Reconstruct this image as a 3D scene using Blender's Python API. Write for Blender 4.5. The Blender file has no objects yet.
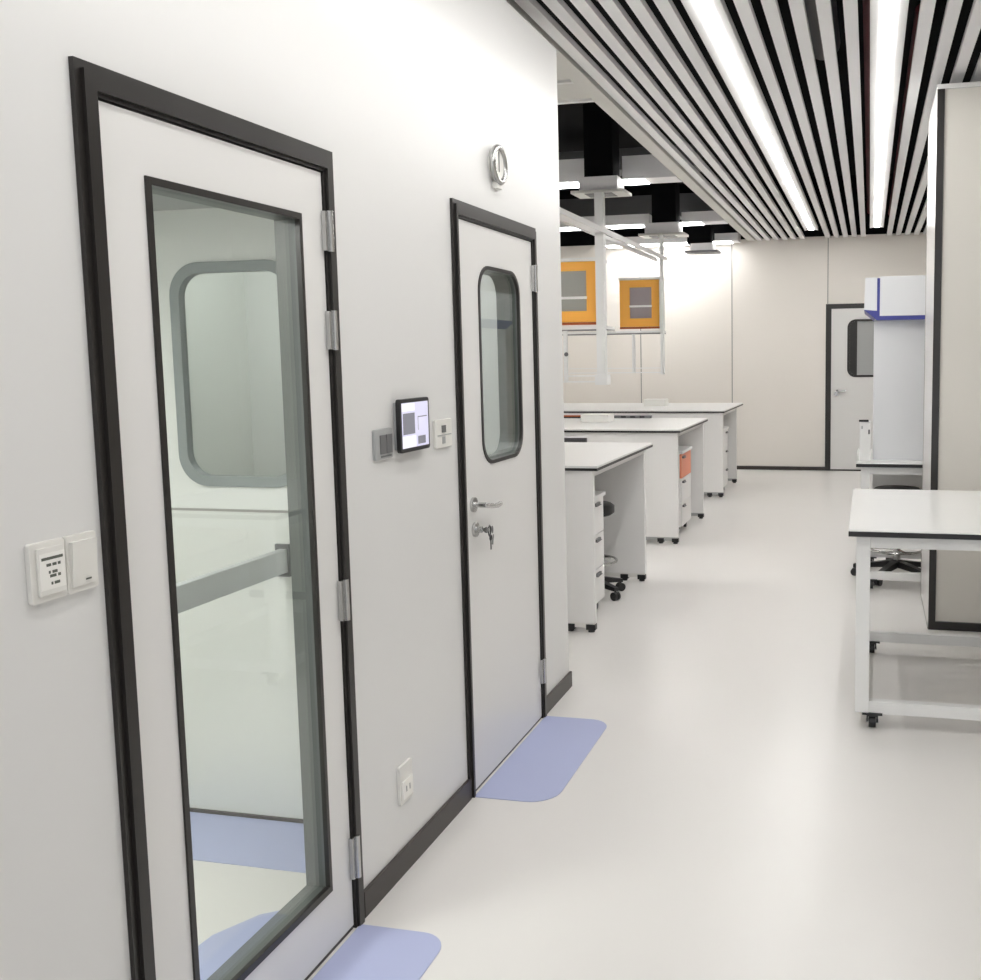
import bpy, bmesh, math
from mathutils import Vector, Matrix
PI = math.pi
S = bpy.context.scene
C = S.collection

# ------------------------------------------------------------------ materials
def mat(name, col, rough=.5, metal=0., emit=None, es=0., noise=0., nscale=6., coat=0., bump=0., spec=.5):
    m = bpy.data.materials.new(name); m.use_nodes = True
    nt = m.node_tree; b = nt.nodes['Principled BSDF']
    b.inputs['Base Color'].default_value = (*col, 1)
    b.inputs['Roughness'].default_value = rough
    b.inputs['Metallic'].default_value = metal
    b.inputs['Specular IOR Level'].default_value = spec
    if coat: b.inputs['Coat Weight'].default_value = coat; b.inputs['Coat Roughness'].default_value = .08
    if emit: b.inputs['Emission Color'].default_value = (*emit, 1); b.inputs['Emission Strength'].default_value = es
    tc = nt.nodes.new('ShaderNodeTexCoord'); n = nt.nodes.new('ShaderNodeTexNoise')
    n.inputs['Scale'].default_value = nscale; n.inputs['Detail'].default_value = 3
    nt.links.new(tc.outputs['Object'], n.inputs['Vector'])
    mx = nt.nodes.new('ShaderNodeMix'); mx.data_type = 'RGBA'
    k = 1 - noise
    mx.inputs[6].default_value = (col[0]*k, col[1]*k, col[2]*k, 1); mx.inputs[7].default_value = (*col, 1)
    nt.links.new(n.outputs['Fac'], mx.inputs[0]); nt.links.new(mx.outputs[2], b.inputs['Base Color'])
    if bump:
        bp = nt.nodes.new('ShaderNodeBump'); bp.inputs['Strength'].default_value = bump; bp.inputs['Distance'].default_value = .002
        nt.links.new(n.outputs['Fac'], bp.inputs['Height']); nt.links.new(bp.outputs['Normal'], b.inputs['Normal'])
    return m
def glass(name, tint, refl=.06):
    m = bpy.data.materials.new(name); m.use_nodes = True; nt = m.node_tree
    nt.nodes.remove(nt.nodes['Principled BSDF']); out = nt.nodes['Material Output']
    t = nt.nodes.new('ShaderNodeBsdfTransparent'); t.inputs[0].default_value = (*tint, 1)
    g = nt.nodes.new('ShaderNodeBsdfGlossy'); g.inputs['Roughness'].default_value = .02
    f = nt.nodes.new('ShaderNodeFresnel')
    ge = nt.nodes.new('ShaderNodeNewGeometry'); mr = nt.nodes.new('ShaderNodeMapRange')
    mr.inputs['To Min'].default_value = 1.45; mr.inputs['To Max'].default_value = 1/1.45
    nt.links.new(ge.outputs['Backfacing'], mr.inputs['Value']); nt.links.new(mr.outputs[0], f.inputs[0])
    mx = nt.nodes.new('ShaderNodeMixShader')
    nt.links.new(f.outputs[0], mx.inputs[0]); nt.links.new(t.outputs[0], mx.inputs[1]); nt.links.new(g.outputs[0], mx.inputs[2])
    nt.links.new(mx.outputs[0], out.inputs[0]); return m

M = {}
M['wall'] = mat('painted_steel_panel', (.80, .80, .79), .27, noise=.015, nscale=.8)
M['leaf'] = mat('door_panel_white', (.82, .815, .80), .25, noise=.015, nscale=.9)
M['far'] = mat('warm_white_panel', (.88, .84, .785), .38, noise=.02, nscale=.7)
M['seam'] = mat('panel_joint_grey', (.34, .33, .31), .6)
M['floor'] = mat('pvc_floor', (.80, .78, .755), .30, noise=.03, nscale=1.2, bump=.02)
M['frame'] = mat('dark_anodised_frame', (.028, .025, .023), .28, .1, noise=.25, nscale=9)
M['skirt'] = mat('dark_skirting', (.045, .037, .032), .35, noise=.2)
M['black'] = mat('black_plastic', (.012, .012, .013), .4)
M['plen'] = mat('black_painted_plenum', (.005, .005, .006), .9, spec=.15)
M['duct'] = mat('galvanised_duct', (.16, .16, .165), .5, .6, noise=.2, nscale=3)
M['pipe'] = mat('sprinkler_pipe_red', (.14, .012, .02), .5)
M['slat'] = mat('white_aluminium_baffle', (.93, .925, .935), .4, noise=.02)
M['reflector'] = mat('white_reflector', (.86, .86, .86), .6)
M['trim'] = mat('ceiling_edge_paint', (.72, .71, .67), .5, noise=.03)
M['light'] = mat('lit_diffuser', (1, 1, 1), .5, emit=(1, .985, .96), es=17.5)
M['led'] = mat('led_panel', (1, 1, 1), .5, emit=(1, .99, .97), es=7.8)
M['led2'] = mat('added_airlock_led_panel', (1, 1, 1), .5, emit=(1, 1, .97), es=21)
M['white'] = mat('white_powder_coat', (.86, .86, .85), .35, noise=.02)
M['bench'] = mat('white_bench_panel', (.88, .87, .855), .4, noise=.02)
M['top'] = mat('bench_worktop', (.78, .78, .77), .3, noise=.03)
M['carttop'] = mat('white_worktop', (.86, .86, .84), .25, noise=.01)
M['cream'] = mat('cream_cladding', (.78, .75, .69), .35, noise=.05, nscale=1.5)
M['orange'] = mat('orange_laminate', (.96, .46, .065), .45, noise=.05)
M['rust'] = mat('orange_edge', (.40, .09, .02), .5)
M['coral'] = mat('coral_laminate', (.86, .30, .17), .4, noise=.04)
M['grey'] = mat('grey_reveal', (.12, .13, .125), .35, noise=.05)
M['gasket'] = mat('grey_window_gasket', (.27, .30, .30), .4, noise=.05)
M['led3'] = mat('added_inner_room_led_panel', (1, 1, 1), .5, emit=(1, 1, .99), es=8.5)
M['chrome'] = mat('brushed_steel', (.55, .55, .54), .22, .95, noise=.08, nscale=30)
M['steel'] = mat('stainless_rail', (.60, .62, .62), .4, .1, noise=.1, nscale=12)
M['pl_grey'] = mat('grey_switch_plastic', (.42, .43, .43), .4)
M['pl_dk'] = mat('dark_grey_plastic', (.16, .16, .165), .4)
M['pl_white'] = mat('white_switch_plastic', (.82, .81, .77), .3)
M['paper'] = mat('label_paper', (.93, .92, .88), .7)
M['ink'] = mat('label_ink', (.12, .13, .11), .7)
M['screen'] = mat('lit_screen', (.5, .5, .6), .2, emit=(.70, .68, .90), es=.38)
M['scr_grey'] = mat('screen_grey_panel', (.10, .10, .12), .2, emit=(.25, .25, .29), es=.4)
M['scr_white'] = mat('screen_white_panel', (.6, .6, .6), .2, emit=(.93, .92, .97), es=.42)
M['mat'] = mat('lavender_sticky_mat', (.47, .51, .74), .5, noise=.06, nscale=3)
M['blue'] = mat('blue_trim', (.05, .06, .30), .4)
M['hood'] = mat('hood_white', (.80, .81, .83), .3, noise=.01)
M['inner'] = mat('airlock_panel', (.72, .73, .70), .4, noise=.02)
M['innerw'] = mat('airlock_white_panel', (.76, .77, .75), .3, noise=.01)
M['glass'] = glass('clear_glass', (.955, .97, .955))
M['glassg'] = glass('greenish_glass', (.93, .955, .94))
M['pane'] = mat('frosted_cabinet_glass', (.36, .36, .33), .25, noise=.08)
M['panem'] = mat('mauve_cabinet_glass', (.36, .31, .32), .25, noise=.08)

# ------------------------------------------------------------------ mesh helpers
class MB:
    def __init__(s): s.b = bmesh.new()
    def box(s, x0, x1, y0, y1, z0, z1):
        r = bmesh.ops.create_cube(s.b, size=1)
        bmesh.ops.scale(s.b, vec=(abs(x1-x0), abs(y1-y0), abs(z1-z0)), verts=r['verts'])
        bmesh.ops.translate(s.b, vec=((x0+x1)/2, (y0+y1)/2, (z0+z1)/2), verts=r['verts']); return s
    def cyl(s, p, q, r1, r2=None, n=24):
        p, q = Vector(p), Vector(q); d = q-p
        m = Matrix.Translation((p+q)/2) @ d.to_track_quat('Z', 'Y').to_matrix().to_4x4()
        bmesh.ops.create_cone(s.b, cap_ends=True, segments=n, radius1=r1, radius2=r1 if r2 is None else r2, depth=d.length, matrix=m); return s
    def ball(s, p, r, sc=(1, 1, 1), n=16):
        m = Matrix.Translation(p) @ Matrix.Diagonal((*sc, 1))
        bmesh.ops.create_uvsphere(s.b, u_segments=n, v_segments=n//2+2, radius=r, matrix=m); return s
    def torus(s, c, axis, R, r, n=32, k=10):
        q = Vector(axis).to_track_quat('Z', 'Y').to_matrix(); c = Vector(c); rings = []
        for i in range(n):
            a = 2*PI*i/n; rings.append([s.b.verts.new(c + q @ Vector(((R+r*math.cos(t))*math.cos(a), (R+r*math.cos(t))*math.sin(a), r*math.sin(t)))) for t in [2*PI*j/k for j in range(k)]])
        for i in range(n):
            for j in range(k):
                s.b.faces.new((rings[i][j], rings[(i+1) % n][j], rings[(i+1) % n][(j+1) % k], rings[i][(j+1) % k]))
        return s
    def tube(s, pts, r, n=10):
        for a, b in zip(pts, pts[1:]): s.cyl(a, b, r, n=n)
        for p in pts[1:-1]: s.ball(p, r, n=n)
        return s
    def prism(s, pts, vec):
        a = [s.b.verts.new(p) for p in pts]; b = [s.b.verts.new(Vector(p)+Vector(vec)) for p in pts]; n = len(a)
        s.b.faces.new(a[::-1]); s.b.faces.new(b)
        for i in range(n): s.b.faces.new((a[i], a[(i+1) % n], b[(i+1) % n], b[i]))
        return s
    def ring(s, outer, inner, vec):
        """solid between two equally long closed outlines, extruded by vec"""
        v = Vector(vec)
        L = [[s.b.verts.new(p) for p in outer], [s.b.verts.new(Vector(p)+v) for p in outer],
             [s.b.verts.new(p) for p in inner], [s.b.verts.new(Vector(p)+v) for p in inner]]
        n = len(outer)
        def q(a, b, c, d):
            vs = []
            for t in (a, b, c, d):
                if not any((t.co-u.co).length < 1e-6 for u in vs): vs.append(t)
            if len(vs) > 2: s.b.faces.new(vs)
        for i in range(n):
            j = (i+1) % n
            q(L[0][i], L[0][j], L[2][j], L[2][i]); q(L[1][i], L[3][i], L[3][j], L[1][j])
            q(L[0][i], L[1][i], L[1][j], L[0][j]); q(L[2][i], L[2][j], L[3][j], L[3][i])
        return s
    def mesh(s, name, m, bev=0., smooth=False):
        bmesh.ops.remove_doubles(s.b, verts=s.b.verts, dist=1e-6)
        if bev:
            es = [e for e in s.b.edges if len(e.link_faces) == 2 and e.calc_face_angle(0) > .6]
            bmesh.ops.bevel(s.b, geom=es, offset=bev, segments=2, profile=.6, affect='EDGES', clamp_overlap=True)
        bmesh.ops.recalc_face_normals(s.b, faces=s.b.faces)
        if smooth:
            for f in s.b.faces: f.smooth = True
            for e in s.b.edges:
                if len(e.link_faces) == 2 and e.calc_face_angle(0) > .7: e.smooth = False
        me = bpy.data.meshes.new(name); s.b.to_mesh(me); s.b.free(); me.materials.append(M[m]); return me
    def build(s, name, m, parent=None, bev=0., smooth=False, label=None):
        o = bpy.data.objects.new(name, s.mesh(name, m, bev, smooth)); C.objects.link(o)
        if parent is not None:
            o.parent = parent; o.location = -parent_origin(parent)
        if label: o['label'] = label
        return o
def parent_origin(p):
    v = Vector(p.location); q = p.parent
    while q is not None: v += Vector(q.location); q = q.parent
    return v
def tag(o, label, cat, group=None, kind=None):
    if label: o['label'] = label
    if cat: o['category'] = cat
    if group: o['group'] = group
    if kind: o['kind'] = kind
    return o
def thing(name, loc, label=None, cat=None, group=None, kind=None):
    o = bpy.data.objects.new(name, None); o.empty_display_size = .1; o.location = loc; C.objects.link(o)
    return tag(o, label, cat, group, kind)
def struct(o): o['kind'] = 'structure'; return o
def copy_tree(o, parent=None):
    c = o.copy(); C.objects.link(c)
    if parent is not None: c.parent = parent
    for ch in list(o.children): copy_tree(ch, c)
    return c
def rrect(u0, u1, v0, v1, r, k=8):
    """rounded rectangle outline, counter-clockwise"""
    P = []
    for cu, cv, a0 in ((u1-r, v1-r, 0), (u0+r, v1-r, PI/2), (u0+r, v0+r, PI), (u1-r, v0+r, 1.5*PI)):
        for i in range(k+1):
            a = a0 + PI/2*i/k; P.append((cu+r*math.cos(a), cv+r*math.sin(a)))
    return P
def corner_map(u0, u1, v0, v1, k=8):
    P = []
    for c in ((u1, v1), (u0, v1), (u0, v0), (u1, v0)): P += [c]*(k+1)
    return P
def onX(P, x): return [(x, u, v) for u, v in P]     # outline on a plane facing x
def onY(P, y): return [(u, y, v) for u, v in P]
def chair_disc(mb, c, r, h): return mb

W = -1.403      # face of the clean-room wall
TH = .10        # its thickness

# ------------------------------------------------------------------ shell
def slab(name, m, *a):
    o = MB().box(*a).build(name, m); return struct(o)
slab('floor', 'floor', -6, 3.2, -3.5, 14.2, -.1, 0)
b = MB()
WT = 2.985
b.box(W-TH, W, -3, 1.581, 0, WT); b.box(W-TH, W, 1.581, 2.468, 2.144, WT)
b.box(W-TH, W, 2.468, 3.258, 0, WT); b.box(W-TH, W, 3.258, 4.14, 2.14, WT); b.box(W-TH, W, 4.14, 4.515, 0, WT)
b.box(-4.6, W-TH, 4.415, 4.515, 0, WT)
b.box(-4.6, W-TH, -3, 4.46, WT-.06, WT)
struct(b.build('wall_left', 'wall'))
slab('wall_far', 'far', -4.7, 3.2, 13.731, 13.9, 0, 3.13)
slab('wall_right', 'far', 2.6, 2.75, -3, 13.731, 0, 3.13)
slab('wall_lab', 'far', -4.75, -4.6, -3, 13.731, 0, 3.13)
slab('wall_far_upper', 'plen', -4.7, 3.2, 13.731, 13.9, 3.13, 3.9)
slab('wall_right_upper', 'plen', 2.6, 2.75, -3, 13.731, 3.13, 3.9)
slab('wall_lab_upper', 'plen', -4.75, -4.6, -3, 13.731, 3.13, 3.9)
slab('ceiling', 'plen', -4.75, 3.2, -3, 13.9, 3.9, 4.0)
# seams of the far wall
for i, x in enumerate((-.553, -1.838, -3.12, -4.4)):
    z0 = 2.24 if i == 0 else .05
    struct(MB().box(x-.006, x+.006, 13.727, 13.731, z0, 3.13).build('trim_%d' % (i+1), 'seam'))
struct(MB().box(-4.6, -.576, 13.715, 13.731, 0, .05).build('baseboard_far', 'skirt'))
def base(name, *a): struct(MB().box(*a).build(name, 'skirt', bev=.002))
base('baseboard_left', W, W+.012, 2.468, 3.258, 0, .078)
base('baseboard_corner', W, W+.012, 4.132, 4.527, 0, .075)
base('baseboard_near', W, W+.012, -3, 1.581, 0, .078)

# white soffit over the clean room's edge
sf = thing('ceiling_soffit', (-3.1, 5.4, 3.2), kind='structure'); sf.name = 'trim_5'
MB().box(-4.6, -1.62, 4.0, 5.80, 3.205, 3.30).build('soffit_panel', 'trim', sf)
MB().box(-4.6, -1.62, 5.84, 6.25, 3.205, 3.30).build('soffit_panel', 'trim', sf)
MB().box(-4.6, -1.62, 5.80, 5.84, 3.19, 3.30).build('edge_strip', 'white', sf)
MB().box(-4.6, -1.62, 6.25, 6.29, 3.19, 3.30).build('edge_strip', 'white', sf)

# ------------------------------------------------------------------ slatted ceiling
HC = 3.103
struct(MB().box(-1.617, -1.519, -2, 13.72, HC, HC+.09).build('trim_6', 'trim'))
PITCH = .1142
L1, L2 = -.7215, .0665
slat_mesh = MB().box(-.0305, .0305, -2, 13.72, 0, .032).mesh('ceiling_slat', 'slat')
ordw = ['first', 'second', 'third', 'fourth', 'fifth', 'sixth', 'seventh', 'eighth', 'ninth', 'tenth', 'eleventh', 'twelfth', 'thirteenth', 'fourteenth']
def slat(x, label):
    o = bpy.data.objects.new('ceiling_slat', slat_mesh); o.location = (x, 0, HC); C.objects.link(o)
    tag(o, label, 'ceiling slat', 'white baffles of the slatted ceiling')
gl = L1 - .95*PITCH          # gap centre left of the left light
for i in range(7):
    x = gl - PITCH*(i+.5)
    lab = ('leftmost white ceiling slat, beside the plain edge trim' if i == 6 else
           '%s long white ceiling slat to the left of the left linear light' % ordw[i])
    if i < 6 or x > -1.5: slat(x, lab)
gm = L1 + .95*PITCH
for i in range(5):
    slat(gm + PITCH*(i+.5), '%s white ceiling slat rightward from the left linear light, between both lights' % ordw[i])
gr = L2 + .95*PITCH
for i in range(12):
    slat(gr + PITCH*(i+.5), '%s long white ceiling slat to the right of the right linear light' % ordw[i])
# black plenum sheet above the baffles
# linear lights
for x, side in ((L1, 'left'), (L2, 'right')):
    t = thing('linear_light', (x, 5.4, HC), '%s one of the two long linear lights between white ceiling slats' % side, 'ceiling light', 'linear lights in the slatted ceiling')
    hb = MB()
    for q in (-1, 1):
        hb.prism([(x+q*.082, .3, HC), (x+q*.074, .3, HC), (x+q*.027, .3, HC+.010), (x+q*.027, .3, HC+.04), (x+q*.082, .3, HC+.04)], (0, 12.5, 0))
    hb.box(x-.028, x+.028, .3, 12.8, HC+.036, HC+.04).build('housing', 'reflector', t)
    MB().box(x-.0265, x+.0265, .31, 12.79, HC+.004, HC+.030).build('diffuser', 'light', t)
# services above the slats
for x, r, lab, m in ((-.30, .10, 'dark grey round duct above the slats between the two lights', 'duct'), (1.1, .12, 'dark grey round duct above slats near right wall', 'duct')):
    tag(MB().cyl((x, 3.5, 3.52), (x, 6.6, 3.52), r).build('air_duct', m, smooth=True), lab, 'duct')
tag(MB().cyl((-.02, 5.4, 3.40), (-.02, 13.5, 3.40), .035, n=16).build('sprinkler_pipe', 'pipe', smooth=True), 'dark red pipe above slats just left of right linear light', 'pipe')
tag(MB().cyl((.24, 5.6, 3.36), (.24, 13.5, 3.36), .03, n=16).build('sprinkler_pipe', 'pipe', smooth=True), 'dark red pipe above slats just right of right linear light', 'pipe')
t = thing('cable_tray', (-.3, 4.6, 3.35), 'dark cable tray crossing above the slats near the top edge', 'cable tray')
MB().box(-1.3, 2.4, 4.55, 4.58, 3.30, 3.36).box(-1.3, 2.4, 4.82, 4.85, 3.30, 3.36).box(-1.3, 2.4, 4.55, 4.85, 3.295, 3.302).build('tray', 'duct', t)

# ------------------------------------------------------------------ door 1 (tall glazed door)
def rect_ring(mb, x0, x1, oy0, oy1, oz0, oz1, iy0, iy1, iz0, iz1):
    mb.ring(onX([(oy0, oz0), (oy1, oz0), (oy1, oz1), (oy0, oz1)], x0), onX([(iy0, iz0), (iy1, iz0), (iy1, iz1), (iy0, iz1)], x0), (x1-x0, 0, 0)); return mb
def door_frame(y0, y1, z1, w, par, yi0, yi1, zi1):
    fx = W+.016
    b = MB()
    b.prism([(W-TH-.01, y0, 0), (W-TH-.01, yi0, 0), (W-TH-.01, yi0, zi1), (W-TH-.01, yi1, zi1), (W-TH-.01, yi1, 0), (W-TH-.01, y1, 0), (W-TH-.01, y1, z1), (W-TH-.01, y0, z1)], (TH+.01+.010, 0, 0))
    k = .016
    b.prism([(W+.010, y0+k, 0), (W+.010, yi0-.008, 0), (W+.010, yi0-.008, zi1+.008), (W+.010, yi1+.008, zi1+.008), (W+.010, yi1+.008, 0), (W+.010, y1-k, 0), (W+.010, y1-k, z1-k), (W+.010, y0+k, z1-k)], (.008, 0, 0))
    b.build('door_frame', 'frame', par)
def hinge(par, y, z0, z1):
    h = MB().cyl((W+.020, y, z0), (W+.020, y, z1), .008, n=16).box(W+.006, W+.018, y-.021, y-.004, z0+.002, z1-.002).build('hinge', 'chrome', par, smooth=False)
    return h
d1 = thing('door_1', (W, 2.02, 0), kind='structure')
door_frame(1.576, 2.468, 2.144, .06, d1, 1.630, 2.418, 2.086)
lb = MB(); LX0, LX1 = W-.052, W+.004
rect_ring(lb, LX0, LX1, 1.634, 2.414, .012, 2.082, 1.748, 2.307, .172, 1.964)
lb.build('door_leaf', 'leaf', d1)
g = MB(); rect_ring(g, W-.004, W+.009, 1.748, 2.307, .172, 1.964, 1.763, 2.294, .190, 1.948); g.build('window_frame', 'frame', d1)
g = MB(); rect_ring(g, W-.062, W-.004, 1.752, 2.303, .176, 1.960, 1.763, 2.294, .187, 1.948); g.build('window_reveal', 'grey', d1)
MB().box(W-.012, W-.007, 1.763, 2.294, .187, 1.948).build('glass_pane', 'glass', d1)
MB().box(W-.10, W+.002, 1.634, 2.414, 0, .010).build('threshold', 'skirt', d1)
for a, c in ((1.879, 1.985), (1.622, 1.726), (.888, 1.002), (.150, .272)): hinge(d1, 2.424, a, c)

# ------------------------------------------------------------------ door 2
d2 = thing('door_2', (W, 3.7, 0), kind='structure')
door_frame(3.254, 4.132, 2.140, .055, d2, 3.292, 4.086, 2.082)
ku, kv = (3.475, 3.921), (1.193, 1.937)
inn = rrect(*ku, *kv, .10)
out = corner_map(3.296, 4.082, .010, 2.078)
MB().ring(onX(out, W-.052), onX(inn, W-.052), (.056, 0, 0)).build('door_leaf', 'leaf', d2)
r2 = rrect(ku[0]+.014, ku[1]-.014, kv[0]+.014, kv[1]-.014, .088)
MB().ring(onX(inn, W-.004), onX(r2, W-.004), (.012, 0, 0)).build('window_frame', 'frame', d2)
MB().ring(onX(inn, W-.09), onX(r2, W-.09), (.085, 0, 0)).build('window_reveal', 'grey', d2)
MB().prism(onX(rrect(ku[0]+.012, ku[1]-.012, kv[0]+.012, kv[1]-.012, .088), W-.012), (.005, 0, 0)).build('glass_pane', 'glassg', d2)
MB().box(W-.10, W+.002, 3.296, 4.082, 0, .009).build('threshold', 'skirt', d2)
for a, c in ((1.87, 1.982), (.16, .272)): hinge(d2, 4.092, a, c)
h = MB().cyl((W+.004, 3.367, 1.065), (W+.014, 3.367, 1.065), .027, n=28).build('handle_rosette', 'chrome', d2, smooth=True)
MB().tube([(W+.014, 3.367, 1.065), (W+.055, 3.367, 1.065), (W+.052, 3.39, 1.060), (W+.052, 3.45, 1.050), (W+.048, 3.50, 1.044), (W+.042, 3.545, 1.044)], .0095, 12).build('door_handle', 'chrome', d2, smooth=True)
MB().cyl((W+.004, 3.377, .972), (W+.014, 3.377, .972), .027, n=28).cyl((W+.014, 3.377, .972), (W+.034, 3.377, .972), .012, n=16).build('lock_cylinder', 'chrome', d2, smooth=True)
kr = thing('key_bunch', (W+.04, 3.40, .95), 'small bunch of keys hanging from the lock under the lever handle', 'keys')
MB().box(W+.034, W+.058, 3.3750, 3.3790, .966, .978).cyl((W+.052, 3.3720, .972), (W+.052, 3.3820, .972), .011, n=16).build('inserted_key', 'chrome', kr)
MB().torus((W+.056, 3.3940, .966), (1, .2, 0), .020, .0025, 24, 8).build('key_ring', 'black', kr, smooth=True)
MB().torus((W+.056, 3.4220, .966), (1, .3, 0), .011, .003, 20, 8).build('key_fob', 'pl_dk', kr, smooth=True)
MB().cyl((W+.052, 3.4100, .937), (W+.055, 3.4100, .937), .011, n=16).box(W+.052, W+.055, 3.4075, 3.4125, .893, .93).build('hanging_key', 'black', kr)
MB().prism([(W+.057, 3.4200, .945), (W+.057, 3.4280, .947), (W+.057, 3.4160, .910), (W+.057, 3.4110, .912)], (.003, 0, 0)).build('hanging_key', 'pl_dk', kr)

# ------------------------------------------------------------------ airlock behind door 1, room behind door 2
IX = W-TH
b = MB()
YC = 2.968
cx = (-2.297, -1.822); cz = (1.172, 1.925)
XL = -3.0
o_ = corner_map(XL, IX, 1.093, 2.10); i_ = rrect(*cx, *cz, .11)
struct(MB().ring(onY(o_, YC), onY(i_, YC), (0, .02, 0)).build('wall_airlock', 'innerw'))
slab('wall_airlock_lower', 'inner', XL, IX, YC, YC+.05, 0, 1.088)
struct(MB().box(XL, IX, YC-.004, YC+.004, 1.086, 1.094).build('trim_7', 'seam'))
slab('wall_airlock_left', 'inner', XL-.05, XL, .4, 4.46, 0, 2.9)
slab('wall_airlock_near', 'inner', XL, IX, .35, .40, 0, 2.10)
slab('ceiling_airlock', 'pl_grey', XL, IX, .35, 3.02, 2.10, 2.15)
slab('ceiling_clean_room', 'innerw', XL, IX, 3.02, 4.46, 2.62, 2.67)
slab('trim_8', 'skirt', XL, IX, YC-.01, YC, 0, .012)
w1 = thing('window_1', (-2.09, YC, 1.55), kind='structure')
r3 = rrect(cx[0]+.036, cx[1]-.036, cz[0]+.036, cz[1]-.036, .08)
MB().ring(onY(i_, YC-.012), onY(r3, YC-.012), (0, .034, 0)).build('window_frame', 'gasket', w1, bev=.003)
MB().prism(onY(rrect(cx[0]+.03, cx[1]-.03, cz[0]+.03, cz[1]-.03, .08), YC+.01), (0, .006, 0)).build('glass_pane', 'glassg', w1)
t = thing('wall_rail', (-1.93, 1.7, .93), 'flat stainless steel rail running across the room behind the glazed door', 'rail')
MB().box(-1.93, -1.90, .40, YC, .885, .965).build('rail_bar', 'steel', t, bev=.004)
MB().box(-1.945, -1.895, YC-.012, YC, .87, .98).build('rail_end_plate', 'pl_dk', t)
# a seat ledge in the airlock
# unseen light panels, added to light the rooms behind the doors
for (x, y, z, lab, par) in ((-2.2, 1.35, 2.10, 'unseen square light panel added in the low ceiling behind the glazed door', 0), (-2.25, 3.75, 2.62, 'unseen square light panel added in the room behind the door with rounded window', 1)):
    t = thing('added_ceiling_light', (x, y, z-.01), lab, 'ceiling light')
    MB().ring([(x-.30, y-.30, z-.012), (x+.30, y-.30, z-.012), (x+.30, y+.30, z-.012), (x-.30, y+.30, z-.012)], [(x-.27, y-.27, z-.012), (x+.27, y-.27, z-.012), (x+.27, y+.27, z-.012), (x-.27, y+.27, z-.012)], (0, 0, .012)).build('light_frame', 'white', t)
    MB().box(x-.27, x+.27, y-.27, y+.27, z-.008, z).build('diffuser', 'led3' if par else 'led2', t)

# ------------------------------------------------------------------ mats
def floor_mat(x0, x1, y0, y1, r, label, soft=0):
    k = 8; P = []
    for cu, cv, a0, rr in ((x1-r, y1-r, 0, r), (x0+.01, y1-.01, PI/2, .01), (x0+.01, y0+.01, PI, .01), (x1-r*1.2, y0+r*1.2, 1.5*PI, r*1.2)):
        for i in range(k+1):
            a = a0 + PI/2*i/k; P.append((cu+rr*math.cos(a), cv+rr*math.sin(a), .0005))
    o = MB().prism(P, (0, 0, .002)).build('floor_mat', 'mat')
    tag(o, label, 'floor mat', 'lavender door mats')
floor_mat(W+.014, -1.088, 3.275, 4.11, .09, 'lavender mat on the floor in front of the door with lever handle')
floor_mat(W+.014, -1.115, 1.62, 2.435, .08, 'lavender mat on the floor outside the tall glazed door')
floor_mat(-2.45, IX-.01, 2.66, YC-.012, .01, 'lavender mat inside, along the foot of the wall seen through glass')
o = MB().prism([(IX-.01, 1.65, .0005), (IX-.01, 2.50, .0005), (-1.60, 2.49, .0005), (-1.70, 2.42, .0005), (-1.77, 2.30, .0005), (-1.79, 2.1, .0005), (-1.79, 1.65, .0005)], (0, 0, .002)).build('floor_mat', 'mat')
tag(o, 'lavender mat inside, directly behind the tall glazed door', 'floor mat', 'lavender door mats')

# ------------------------------------------------------------------ wall fittings
t = thing('wall_tablet', (W, 2.905, 1.39), 'black framed touch screen tablet mounted on the white wall', 'tablet')
y0, y1, z0, z1 = 2.770, 2.978, 1.310, 1.474
MB().box(W, W+.012, y0+.01, y1-.01, z0+.01, z1-.01).build('wall_bracket', 'pl_grey', t)
MB().prism(onX(rrect(y0, y1, z0, z1, .010, 4), W+.012), (.014, 0, 0)).build('bezel', 'black', t, bev=.002)
MB().box(W+.026, W+.0272, y0+.012, y1-.012, z0+.013, z1-.012).build('screen', 'screen', t)
MB().box(W+.0272, W+.0277, y0+.017, y0+.098, z0+.055, z1-.044).build('screen_panel', 'scr_grey', t)
MB().box(W+.0272, W+.0277, y0+.012, y0+.105, z0+.014, z0+.050).build('screen_panel', 'scr_white', t)
MB().box(W+.0272, W+.0277, y0+.012, y0+.100, z1-.038, z1-.014).build('screen_panel', 'scr_white', t)
MB().box(W+.0272, W+.0277, y0+.118, y0+.172, z0+.020, z0+.045).build('screen_button', 'scr_grey', t)
MB().box(W+.0272, W+.0277, y0+.120, y0+.185, z1-.060, z1-.057).box(W+.0272, W+.0277, y0+.120, y0+.122, z1-.100, z1-.06).build('screen_line', 'scr_grey', t)
def plate(name, y0, y1, z0, z1, m, label, cat, group=None):
    t = thing(name, (W, (y0+y1)/2, (z0+z1)/2), label, cat, group)
    MB().prism(onX(rrect(y0, y1, z0, z1, .006, 4), W), (.010, 0, 0)).build('face_plate', m, t, bev=.002)
    return t
t = plate('thermostat', 2.640, 2.748, 1.302, 1.392, 'pl_grey', 'grey square control plate left of the wall tablet', 'control panel')
MB().box(W+.010, W+.013, 2.668, 2.703, 1.318, 1.374).box(W+.010, W+.013, 2.709, 2.742, 1.318, 1.374).build('button', 'pl_dk', t)
MB().box(W+.010, W+.011, 2.672, 2.738, 1.308, 1.313).build('marking', 'pl_dk', t)
t = plate('light_switch', 3.056, 3.19, 1.298, 1.392, 'pl_white', 'white control plate with small grey button, right of wall tablet', 'switch')
MB().box(W+.010, W+.013, 3.105, 3.135, 1.348, 1.372).build('button', 'pl_dk', t)
MB().box(W+.010, W+.011, 3.108, 3.132, 1.310, 1.334).build('marking', 'pl_grey', t)
MB().box(W+.010, W+.012, 3.072, 3.180, 1.338, 1.341).build('groove', 'pl_grey', t)
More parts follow.
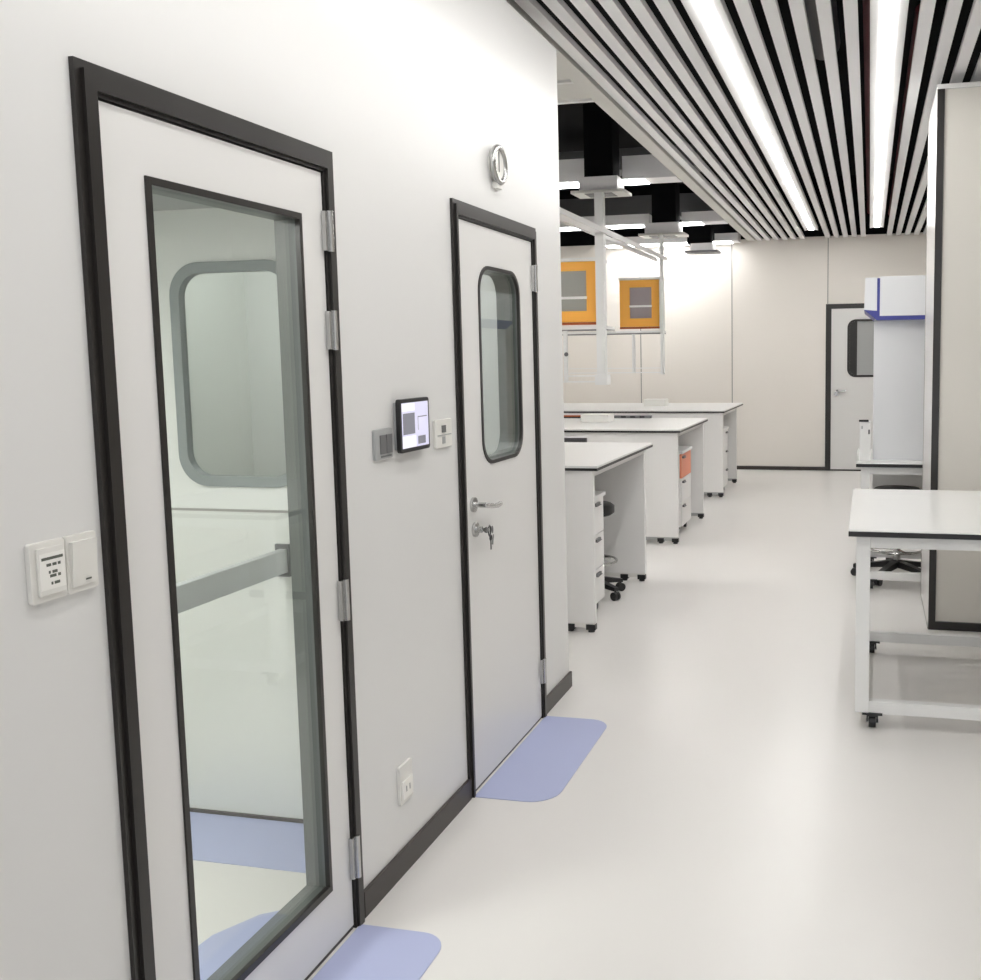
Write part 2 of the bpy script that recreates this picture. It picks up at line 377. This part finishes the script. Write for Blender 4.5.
t = plate('wall_socket', 2.712, 2.800, .222, .345, 'pl_white', 'small white wall socket low down between the two doors', 'wall socket')
MB().box(W+.010, W+.016, 2.722, 2.790, .236, .296).build('socket_insert', 'paper', t, bev=.002)
MB().box(W+.016, W+.0165, 2.742, 2.746, .258, .276).box(W+.016, W+.0165, 2.764, 2.768, .258, .276).build('socket_slot', 'pl_dk', t)
t = plate('light_switch', 1.400, 1.478, 1.184, 1.290, 'pl_white', 'white wall switch with a printed label, left of the glazed door', 'switch')
MB().box(W+.010, W+.016, 1.412, 1.470, 1.196, 1.280).build('rocker', 'pl_white', t, bev=.002)
MB().box(W+.016, W+.0168, 1.414, 1.469, 1.206, 1.270).build('label_sticker', 'paper', t)
ib = MB(); ib.box(W+.0168, W+.0172, 1.418, 1.465, 1.258, 1.263)
for zz, segs in ((1.249, ((1.428, 1.438), (1.441, 1.450), (1.453, 1.459))), (1.236, ((1.432, 1.436), (1.440, 1.451))), (1.229, ((1.434, 1.448), (1.452, 1.458))), (1.216, ((1.436, 1.440), (1.443, 1.455)))):
    for a, c in segs: ib.box(W+.0168, W+.0172, a, c, zz-.0025, zz+.0025)
ib.build('label_print', 'ink', t)
t = plate('light_switch', 1.480, 1.553, 1.184, 1.290, 'pl_white', 'plain white rocker switch beside the black door frame', 'switch')
MB().prism([(W+.010, 1.487, 1.196), (W+.014, 1.487, 1.196), (W+.019, 1.487, 1.278), (W+.010, 1.487, 1.278)], (0, .058, 0)).build('rocker', 'pl_white', t)
MB().box(W+.0145, W+.0155, 1.517, 1.530, 1.204, 1.207).build('marking', 'ink', t)
# round gauge above door 2
t = thing('pressure_gauge', (W, 3.69, 2.32), 'round chrome rimmed gauge on the white wall above the door', 'gauge')
MB().cyl((W, 3.69, 2.326), (W+.018, 3.69, 2.326), .064, n=36).build('gauge_body', 'pl_white', t, smooth=True)
MB().torus((W+.018, 3.69, 2.326), (1, 0, 0), .064, .012, 40, 10).build('bezel', 'chrome', t, smooth=True)
MB().box(W+.018, W+.020, 3.687, 3.693, 2.30, 2.375).build('needle', 'black', t)
MB().box(W, W+.020, 3.662, 3.718, 2.236, 2.262).build('gauge_base', 'pl_white', t, bev=.003)

# ------------------------------------------------------------------ far door
d3 = thing('door_3', (-.1, 13.73, 0), kind='structure')
FY = 13.731
MB().prism([(-.576, FY-.02, 0), (-.503, FY-.02, 0), (-.503, FY-.02, 2.172), (.42, FY-.02, 2.172), (.42, FY-.02, 0), (.49, FY-.02, 0), (.49, FY-.02, 2.236), (-.576, FY-.02, 2.236)], (0, .02, 0)).build('door_frame', 'frame', d3)
io = rrect(-.293, .21, 1.262, 2.028, .11)
MB().ring(onY(corner_map(-.503, .42, .02, 2.172), FY-.012), onY(io, FY-.012), (0, .012, 0)).build('door_leaf', 'leaf', d3)
ii = rrect(-.262, .18, 1.290, 2.000, .09)
MB().ring(onY(io, FY-.022), onY(ii, FY-.022), (0, .016, 0)).build('window_frame', 'frame', d3)
MB().box(-.262, -.165, FY-.0115, FY-.004, 1.29, 2.0).build('window_reveal', 'frame', d3)
MB().prism(onY(ii, FY-.006), (0, .004, 0)).build('glass_pane', 'pl_grey', d3)
MB().box(-.503, .42, FY-.02, FY, 0, .02).build('threshold', 'frame', d3)
MB().cyl((-.435, FY-.012, 1.04), (-.435, FY-.03, 1.04), .03, n=20).box(-.44, -.31, FY-.055, FY-.04, 1.075, 1.095).cyl((-.42, FY-.012, 1.085), (-.42, FY-.055, 1.085), .012, n=12).build('door_handle', 'chrome', d3)

# ------------------------------------------------------------------ lab benches on the left
def bench(y0, y1, yr, xr, xf, xb, label):
    zt = .972; xl = -4.55
    t = thing('laboratory_bench', (-3.0, (y0+y1)/2, 0), label, 'bench', 'white island benches on the left')
    MB().box(xl, xr, y0, y1, zt-.012, zt).build('worktop', 'top', t)
    MB().box(xl, xr-.001, y0+.001, y1-.001, zt-.028, zt-.012).build('worktop_edge', 'black', t, label='thin black edge under worktop')
    for (a, c, xe) in ((y0+.015, y0+.05, xf), (yr, yr+.035, xb)):
        p = MB().box(xl, xe, a, c, .055, zt-.028).build('side_panel', 'bench', t)
        MB().box(xl, xe-.004, a+.004, c-.004, .025, .055).build('foot_rail', 'pl_white' if y0 < 6 else 'pl_grey', p)
        for k in range(4):
            xx = xe-.028 - k*(.125 if k < 2 else .6)
            MB().cyl((xx, (a+c)/2, .0), (xx, (a+c)/2, .03), .020, .018, 16).box(xx-.028, xx+.028, a-.002, c+.002, .014, .046).build('foot', 'black', t)
    MB().box(xl, xr-.035, y0+.05, yr, zt-.065, zt-.028).build('top_rail', 'bench', t)
    MB().box(-2.75, -2.71, y0+.05, yr, .06, zt-.065).build('divider_panel', 'bench', t)
    return t
bench(5.44, 6.95, 6.79, -1.500, -1.530, -1.532, 'white laboratory bench nearest the camera on the left side')
bench(8.19, 9.68, 9.53, -1.535, -1.560, -1.560, 'middle white laboratory bench, with an orange cabinet hanging above its far left')
bench(10.99, 12.70, 12.25, -1.560, -1.578, -1.590, 'farthest white laboratory bench, in front of the cream far wall')
def pedestal(xf, y0, y1, front, label, hy, seamz):
    x0 = xf-.5
    t = thing('drawer_pedestal', ((xf+x0)/2, (y0+y1)/2, 0), label, 'drawer unit', 'mobile drawer units under the benches')
    MB().box(x0, xf-.018, y0, y1, .07, .725).build('carcass', 'bench', t)
    MB().box(x0, xf+.012, y0-.012, y1+.012, .725, .748).build('top_panel', 'white', t)
    for (a, c, m) in ((.505, .72, front[0]), (.29, .50, front[1]), (.075, .285, front[2])):
        d = MB().box(xf-.018, xf, y0+.003, y1-.003, a, c).build('drawer_front', m, t, bev=.002, label='coral coloured drawer front' if m == 'coral' else None)
        MB().box(xf, xf+.014, hy-.05, hy+.05, c-.035, c-.02).box(xf, xf+.02, hy-.05, hy+.05, c-.038, c-.034).build('drawer_handle', 'pl_dk', d)
    for px in (x0+.05, xf-.05):
        for py in (y0+.05, y1-.05):
            MB().cyl((px-.012, py, .028), (px+.012, py, .028), .028, n=20).box(px-.02, px+.02, py-.02, py+.02, .045, .07).build('caster', 'black', t)
pedestal(-1.622, 5.52, 6.02, ('bench', 'bench', 'bench'), 'white mobile drawer unit inside the nearest bench', 5.85, 0)
pedestal(-1.605, 8.62, 9.10, ('coral', 'bench', 'bench'), 'drawer unit with coral top drawer inside the middle bench', 8.7, 0)
pedestal(-1.61, 11.10, 11.62, ('bench', 'bench', 'bench'), 'white mobile drawer unit inside the farthest bench', 11.49, 0)
# back power strips and boxes on the tops
def power_strip(x0, x1, y, z0, label):
    t = thing('power_strip', ((x0+x1)/2, y, z0), label, 'power strip', 'dark power strips on the bench tops')
    MB().box(x0, x1, y-.02, y+.02, z0, z0+.028).build('strip_body', 'pl_dk', t, bev=.003)
    for k in range(3):
        xx = x0+(x1-x0)*(.25+.25*k); MB().box(xx-.025, xx+.025, y-.0215, y-.02, z0+.006, z0+.022).build('socket_face', 'black', t)
def drawer_slot(x0, x1, label):
    t = thing('vent_grille', ((x0+x1)/2, 8.20, .87), label, 'vent grille')
    MB().box(x0, x1, 8.196, 8.21, .853, .897).build('grille_frame', 'pl_dk', t)
    MB().box(x0+.01, x1-.01, 8.193, 8.196, .862, .866).box(x0+.01, x1-.01, 8.193, 8.196, .873, .877).box(x0+.01, x1-.01, 8.193, 8.196, .884, .888).build('louvre', 'black', t)
drawer_slot(-2.85, -2.345, 'dark grey vent strip in the front panel of the middle bench')
power_strip(-2.47, -2.09, 9.65, .972, 'dark grey power strip at the back of the middle bench, right of white box')
t = thing('power_strip', (-2.9, 9.65, .972), 'dark power strip with red top at the back left of the middle bench', 'power strip', 'dark power strips on the bench tops')
MB().box(-3.1, -2.70, 9.63, 9.67, .972, .986).build('strip_body', 'black', t); MB().box(-3.1, -2.70, 9.632, 9.668, .986, 1.0).build('strip_cover', 'rust', t)
def paper_box(x0, x1, y0, y1, h, label):
    t = thing('tissue_box', ((x0+x1)/2, (y0+y1)/2, .972), label, 'box', 'white boxes on the bench tops')
    MB().box(x0, x1, y0, y1, .972, .972+h).build('carton', 'paper', t, bev=.006)
    MB().cyl(((x0+x1)/2, (y0+y1)/2, .972+h), ((x0+x1)/2, (y0+y1)/2, .973+h), .05, n=20).build('opening', 'white', t)
paper_box(-2.64, -2.37, 9.02, 9.24, .072, 'white box lying on the middle bench')
paper_box(-2.69, -2.42, 11.95, 12.15, .080, 'white box lying on the farthest bench')

# ------------------------------------------------------------------ stool
def stool(x, y, zs, rs, rb, label, rot=.3, ring=.24, back=False):
    t = thing('laboratory_stool', (x, y, 0), label, 'stool', 'black round stools on casters')
    MB().cyl((x, y, zs-.03), (x, y, zs-.012), rs*.86, rs, 36).cyl((x, y, zs-.012), (x, y, zs+.03), rs, rs, 36).cyl((x, y, zs+.03), (x, y, zs+.045), rs, rs*.88, 36).build('seat', 'black', t, smooth=True)
    MB().cyl((x, y, zs-.05), (x, y, zs-.03), .09, n=20).build('seat_plate', 'pl_dk', t)
    MB().cyl((x, y, .12), (x, y, .36), .026, n=18).cyl((x, y, .36), (x, y, zs-.05), .014, n=14).build('gas_lift', 'chrome', t, smooth=True)
    fr = MB().torus((x, y, ring), (0, 0, 1), rs*1.05, .009, 36, 8)
    for k in range(3):
        a = rot + 2*PI*k/3; fr.cyl((x, y, ring), (x+rs*1.05*math.cos(a), y+rs*1.05*math.sin(a), ring), .007, n=8)
    fr.build('foot_ring', 'chrome', t, smooth=True)
    for k in range(5):
        a = rot + 2*PI*k/5; c, s = math.cos(a), math.sin(a)
        leg = MB()
        n = Vector((-s, c, 0)); p0 = Vector((x, y, 0)); d = Vector((c, s, 0))
        ws, we = .028, .018
        P = [p0+n*ws, p0-n*ws, p0+d*rb-n*we, p0+d*rb+n*we]
        top = [Vector((P[0].x, P[0].y, .135)), Vector((P[1].x, P[1].y, .135)), Vector((P[2].x, P[2].y, .085)), Vector((P[3].x, P[3].y, .085))]
        bot = [Vector((P[0].x, P[0].y, .085)), Vector((P[1].x, P[1].y, .085)), Vector((P[2].x, P[2].y, .062)), Vector((P[3].x, P[3].y, .062))]
        tv = [leg.b.verts.new(v) for v in top]; bv = [leg.b.verts.new(v) for v in bot]
        leg.b.faces.new(tv); leg.b.faces.new(bv[::-1])
        for i in range(4): leg.b.faces.new((tv[i], bv[i], bv[(i+1) % 4], tv[(i+1) % 4]))
        lo = leg.build('base_arm', 'black', t)
        q = p0+d*(rb-.01)
        MB().cyl(q+n*.004+Vector((0, 0, .028)), q+n*.022+Vector((0, 0, .028)), .028, n=18).cyl(q-n*.022+Vector((0, 0, .028)), q-n*.004+Vector((0, 0, .028)), .028, n=18).cyl(q+Vector((0, 0, .03)), q+Vector((0, 0, .07)), .008, n=8).build('caster', 'black', t, smooth=True)
    return t
st = stool(-1.805, 6.33, .575, .17, .24, 'black stool tucked inside the nearest bench, its caster showing', rot=.75, ring=.235)

# ------------------------------------------------------------------ overhead service racks with orange cabinets
def cabinet(x0, x1, y0, z0, pane, label, gx0, gx1, gz0, gz1, sz):
    z1 = z0+.575; d = .34
    t = thing('wall_cabinet', ((x0+x1)/2, y0+d/2, z0), label, 'cabinet', 'orange cabinets hung above the benches')
    w = .016
    MB().box(x0, x0+w, y0+.02, y0+d, z0, z1).box(x1-w, x1, y0+.02, y0+d, z0, z1).box(x0, x1, y0+.02, y0+d, z0, z0+w).box(x0, x1, y0+.02, y0+d, z1-w, z1).box(x0, x1, y0+d-w, y0+d, z0, z1).build('carcass', 'white', t)
    dr = MB().ring(onY([(x0+.002, z0+.018), (x1-.002, z0+.018), (x1-.002, z1-.004), (x0+.002, z1-.004)], y0), onY([(gx0, gz0), (gx1, gz0), (gx1, gz1), (gx0, gz1)], y0), (0, .018, 0)).build('door', 'orange', t)
    MB().box(gx0, gx1, y0+.008, y0+.012, gz0, gz1).build('glass_pane', pane, dr)
    MB().box(gx0-.005, gx1+.005, y0-.003, y0+.008, sz-.012, sz+.012).build('glazing_bar', 'white', dr)
    MB().box(x0, x1, y0-.002, y0+.02, z0-.008, z0+.016).build('bottom_edge', 'rust', t, label='dark orange bottom edge')
    MB().box(x0-.004, x1+.012, y0-.004, y0+d, z1, z1+.03).build('top_panel', 'white', t)
    return t
cabinet(-2.94, -2.452, 9.0, 1.888, 'pane', 'orange door cabinet with grey glass beside the white service post', -2.86, -2.555, 2.008, 2.375, 2.13)
cabinet(-2.938, -2.452, 11.8, 1.914, 'panem', 'smaller looking orange door cabinet with mauve glass near far wall', -2.812, -2.545, 2.032, 2.398, 2.175)
def rack(y, cabz, label, zlow, left=False, zbox=3.05, pw=.04, zp=1.36, xs=-2.375):
    t = thing('service_rack', (-2.42, y, zbox), label, 'service rack', 'ceiling hung service racks over the benches')
    MB().box(-2.415-pw, -2.415+pw, y-.04, y+.04, zp, zbox).build('post', 'white', t)
    MB().box(-3.6, xs, y+.05, y+.075, zlow, zlow+.014).box(-3.6, xs, y+.05, y+.075, zlow+.055, zlow+.066).build('lower_rail', 'white', t)
    if left: MB().box(-2.47, -2.36, y-.06, y+.09, zlow-.02, zlow+.075).build('bracket', 'white', t)
    MB().box(-3.7, xs, y+.02, y+.34, cabz-.05, cabz-.022).build('shelf', 'white', t)
    MB().box(-3.7, xs, y+.018, y+.34, cabz-.058, cabz-.05).build('shelf_edge', 'pl_dk', t)
    MB().box(-2.80, -2.765, y+.04, y+.07, zlow, cabz-.05).build('hanger_rod', 'white', t)
    if left: MB().ball((-2.77, y+.03, 1.61), .02).build('valve_knob', 'pl_dk', t)
    return t
rack(9.0, 1.888, 'white service rack hanging over the middle bench beside large orange cabinet', 1.345, True, zbox=3.07)
rack(11.8, 1.905, 'white service rack hanging over the farthest bench', 1.375, zbox=3.0, pw=.018, xs=-2.44)
def ceiling_box(x0, x1, y, z, h, label, lleds, rleds, bx0, bx1, dx0, dx1, bz0, bz1, flat=False):
    t = thing('service_box', ((x0+x1)/2, y, z), label, 'ceiling unit', 'grey white ceiling units with light panels')
    MB().box(x0+.07, x1-.07, y-.04, y+.22, z+.02, z+h).build('housing', 'slat', t)
    MB().box(x0, x1, y-.08, y+.24, z, z+.025).build('flange', 'duct' if flat else 'trim', t)
    MB().box(x0+.12, x1-.12, y-.04, y+.18, z-.004, z).build('access_cover', 'duct', t)
    MB().box(bx0, x0+.075, y+.18, y+.5, bz0, bz1).box(x1-.075, bx1, y+.18, y+.5, bz0, bz1).build('light_beam', 'slat', t)
    for a, c in (lleds, rleds, (bx0+.1, bx0+1.0)): MB().box(a, c, y+.2, y+.47, bz0-.008, bz0).build('light_panel', 'led', t)  # last panel of each beam is added to brighten the lab area
    MB().box(dx0, dx1, y, y+.26, z+h, 3.88).build('cable_sleeve', 'plen', t)
ceiling_box(-2.68, -2.18, 9.05, 3.07, .15, 'ceiling unit with light panels and black sleeve above the middle bench', (-3.05, -2.70), (-2.29, -2.06), -4.4, -1.75, -2.57, -2.30, 3.22, 3.43)
ceiling_box(-3.15, -2.65, 6.75, 3.07, .15, 'ceiling unit over the nearest bench, added out of sight behind the clean room wall', (-4.1, -3.2), (-2.64, -2.42), -4.5, -2.40, -3.05, -2.78, 3.22, 3.43)  # unseen unit, added so its panels light the cabinet fronts
ceiling_box(-2.69, -2.14, 11.85, 3.0, .15, 'ceiling unit above the farthest bench with light panels and black sleeve', (-3.15, -2.72), (-2.26, -1.99), -4.4, -1.70, -2.54, -2.25, 3.17, 3.29)
ceiling_box(-2.36, -1.93, 13.1, 2.91, .12, 'farthest ceiling unit with light panels, close to the far wall', (-2.74, -2.36), (-2.1, -1.80), -3.6, -1.70, -2.34, -2.03, 3.07, 3.17, flat=True)
t = thing('cable_tray', (-2.45, 9.8, 2.72), 'long white tray running back between the ceiling hung racks', 'cable tray')
MB().box(-2.372, -2.352, 7.2, 11.84, 2.70, 2.745).box(-2.50, -2.48, 7.2, 11.84, 2.70, 2.745).build('side_rail', 'white', t)
MB().box(-2.48, -2.372, 7.2, 8.93, 2.705, 2.715).box(-2.48, -2.46, 8.93, 11.75, 2.705, 2.715).build('tray_bottom', 'slat', t)
# ducts in the black void
for (y, z, hh, lab) in ((10.4, 3.52, .22, 'grey rectangular duct crossing the black void between the nearer ceiling units'), (12.6, 3.32, .28, 'grey rectangular duct crossing the black void just before the far wall')):
    tag(MB().box(-4.55, -1.75, y, y+.35, z, z+hh).build('air_duct', 'duct'), lab, 'duct')

# ------------------------------------------------------------------ column at right
t = thing('cladding_column', (.75, 6.6, 0), kind='structure'); t.name = 'wall_column'
MB().box(.352, 1.25, 5.885, 6.72, .0, 3.02).build('cladding', 'cream', t)
MB().box(.345, .352, 5.885, 6.72, .0, 3.03).build('side_panel', 'leaf', t)
MB().box(.345, .384, 5.87, 5.885, .0, 3.02).build('corner_trim', 'frame', t)
MB().box(.384, 1.25, 5.87, 5.885, .0, .048).build('base_trim', 'frame', t)
MB().box(.345, 1.25, 5.868, 6.72, 3.02, 3.045).build('cap', 'leaf', t)
MB().box(.343, .348, 6.705, 6.723, .0, 3.02).box(.342, .346, 5.885, 6.72, 0, .012).build('joint_strip', 'seam', t)

# ------------------------------------------------------------------ rolling benches on the right
def cart(x0, x1, y0, y1, zt, label, shelf=False):
    t = thing('rolling_bench', ((x0+x1)/2, (y0+y1)/2, 0), label, 'bench', 'white rolling benches on the right')
    MB().box(x0, x1, y0, y1, zt-.005, zt).build('worktop', 'carttop', t, label='smooth white worktop')
    MB().box(x0, x1, y0, y1, zt-.027, zt-.005).build('worktop_edge', 'black', t, label='black worktop edge')
    lx0, lx1, ly0, ly1 = x0+.032, x1-.032, y0+.035, y1-.12
    w = .058
    for lx in (lx0, lx1-w):
        for ly in (ly0, ly1-w):
            MB().box(lx, lx+w, ly, ly+w, .070, zt-.027).build('leg', 'white', t, bev=.003)
            cx_, cy_ = lx+w/2+(.044 if lx == lx0 else -.044), ly+w/2
            k = MB().box(cx_-.042, cx_+.042, cy_-.034, cy_+.034, .062, .070).prism([(cx_-.024, cy_-.022, .062), (cx_-.024, cy_+.022, .062), (cx_-.024, cy_+.012, .026), (cx_-.024, cy_-.012, .026)], (.007, 0, 0)).prism([(cx_+.017, cy_-.022, .062), (cx_+.017, cy_+.022, .062), (cx_+.017, cy_+.012, .026), (cx_+.017, cy_-.012, .026)], (.007, 0, 0)).box(cx_-.024, cx_+.024, cy_-.022, cy_+.022, .052, .062).cyl((cx_-.015, cy_, .027), (cx_+.015, cy_, .027), .027, n=20).build('caster', 'black', t)
            MB().cyl((cx_-.026, cy_, .027), (cx_+.026, cy_, .027), .009, n=14).build('caster_hub', 'pl_grey', k)
    for ly in (ly0, ly1-w): 
        MB().box(lx0+w, lx1-w, ly+.008, ly+w-.008, zt-.08, zt-.027).build('top_rail', 'white', t)
        MB().box(lx0+w, lx1-w, ly+.008, ly+w-.008, .066, .118).build('bottom_rail', 'white', t)
    for lx in (lx0, lx1-w):
        MB().box(lx+.008, lx+w-.008, ly0+w, ly1-w, zt-.08, zt-.027).build('top_rail', 'white', t)
        MB().box(lx+.008, lx+w-.008, ly0+w, ly1-w, .066, .118).build('bottom_rail', 'white', t)
    return t
cart(-.078, .80, 4.20, 5.50, .862, 'white rolling bench with black edged top, nearest on the right')
c2 = cart(-.081, .95, 6.78, 7.75, .862, 'white rolling bench further back, carrying the tall white hood')
MB().box(.03, .80, 7.60, 7.62, .30, .78).build('back_panel', 'white', c2)
stool(.20, 7.2, .60, .17, .30, 'black round stool pushed under the farther rolling bench', rot=3.0, ring=.21)

# hood on the second cart
t = thing('fume_hood', (.2, 7.3, .862), 'tall white hood with blue trim on the farther rolling bench', 'fume hood')
MB().box(.028, .90, 7.0, 7.65, .862, 1.815).build('body', 'hood', t)
MB().box(.062, .93, 6.93, 7.70, 1.835, 2.095).build('head_panel', 'hood', t)
MB().box(.040, .93, 6.932, 7.69, 1.808, 1.835).build('lower_trim', 'blue', t, label='blue strip under the head')
MB().box(.044, .062, 6.932, 7.69, 1.835, 2.085).build('side_trim', 'blue', t, label='upright blue strip')
MB().prism([(-.04, 6.94, 1.88), (.044, 6.94, 1.835), (.044, 6.94, 2.09), (-.034, 6.94, 2.09)], (0, .74, 0)).build('end_cap', 'hood', t)
MB().prism([(-.04, 6.938, 1.878), (.044, 6.938, 1.808), (.044, 6.938, 1.870)], (0, .74, 0)).build('corner_trim', 'blue', t, label='blue wedge at the lower corner')
t = thing('dispenser', (-.03, 6.95, .862), 'small white dispenser standing on farther rolling bench beside the hood', 'dispenser')
MB().box(-.062, .012, 6.92, 7.0, .862, 1.13).build('casing', 'white', t, bev=.006)
MB().box(-.066, -.002, 6.915, 6.92, 1.128, 1.142).build('lid_slot', 'black', t)
MB().box(-.004, .006, 6.915, 6.92, 1.045, 1.075).build('lever', 'black', t)
MB().box(-.050, -.040, 6.917, 6.92, 1.08, 1.10).build('marking', 'pl_grey', t)

# ------------------------------------------------------------------ world, camera, view
w = bpy.data.worlds.new('world'); S.world = w; w.use_nodes = True
bg = w.node_tree.nodes['Background']; bg.inputs[0].default_value = (.95, .97, 1, 1); bg.inputs[1].default_value = .78

R = ((0.9737298624751853, 0.22734304013007595, -0.01285678919759199),
     (0.010853221374752945, -0.10273507923616415, -0.9946495418387974),
     (-0.22744749396255665, 0.9683804240063683, -0.10250361891854845))
cd = bpy.data.cameras.new('camera'); cam = bpy.data.objects.new('camera', cd); C.objects.link(cam)
rx, dn, fw = Vector(R[0]), Vector(R[1]), Vector(R[2])
m3 = Matrix((rx, -dn, -fw)).transposed()
cam.matrix_world = Matrix.Translation((0, 0, 1.6)) @ m3.to_4x4()
cd.sensor_fit = 'HORIZONTAL'; cd.sensor_width = 36; cd.lens = 1000*36/981
cd.shift_x = (490.5-635.0)/981; cd.shift_y = (457.6-490)/981
cd.clip_start = .05
S.camera = cam
S.view_settings.view_transform = 'Standard'; S.view_settings.look = 'None'
S.view_settings.gamma = 1; S.view_settings.use_curve_mapping = False
S.view_settings.exposure = 0.70
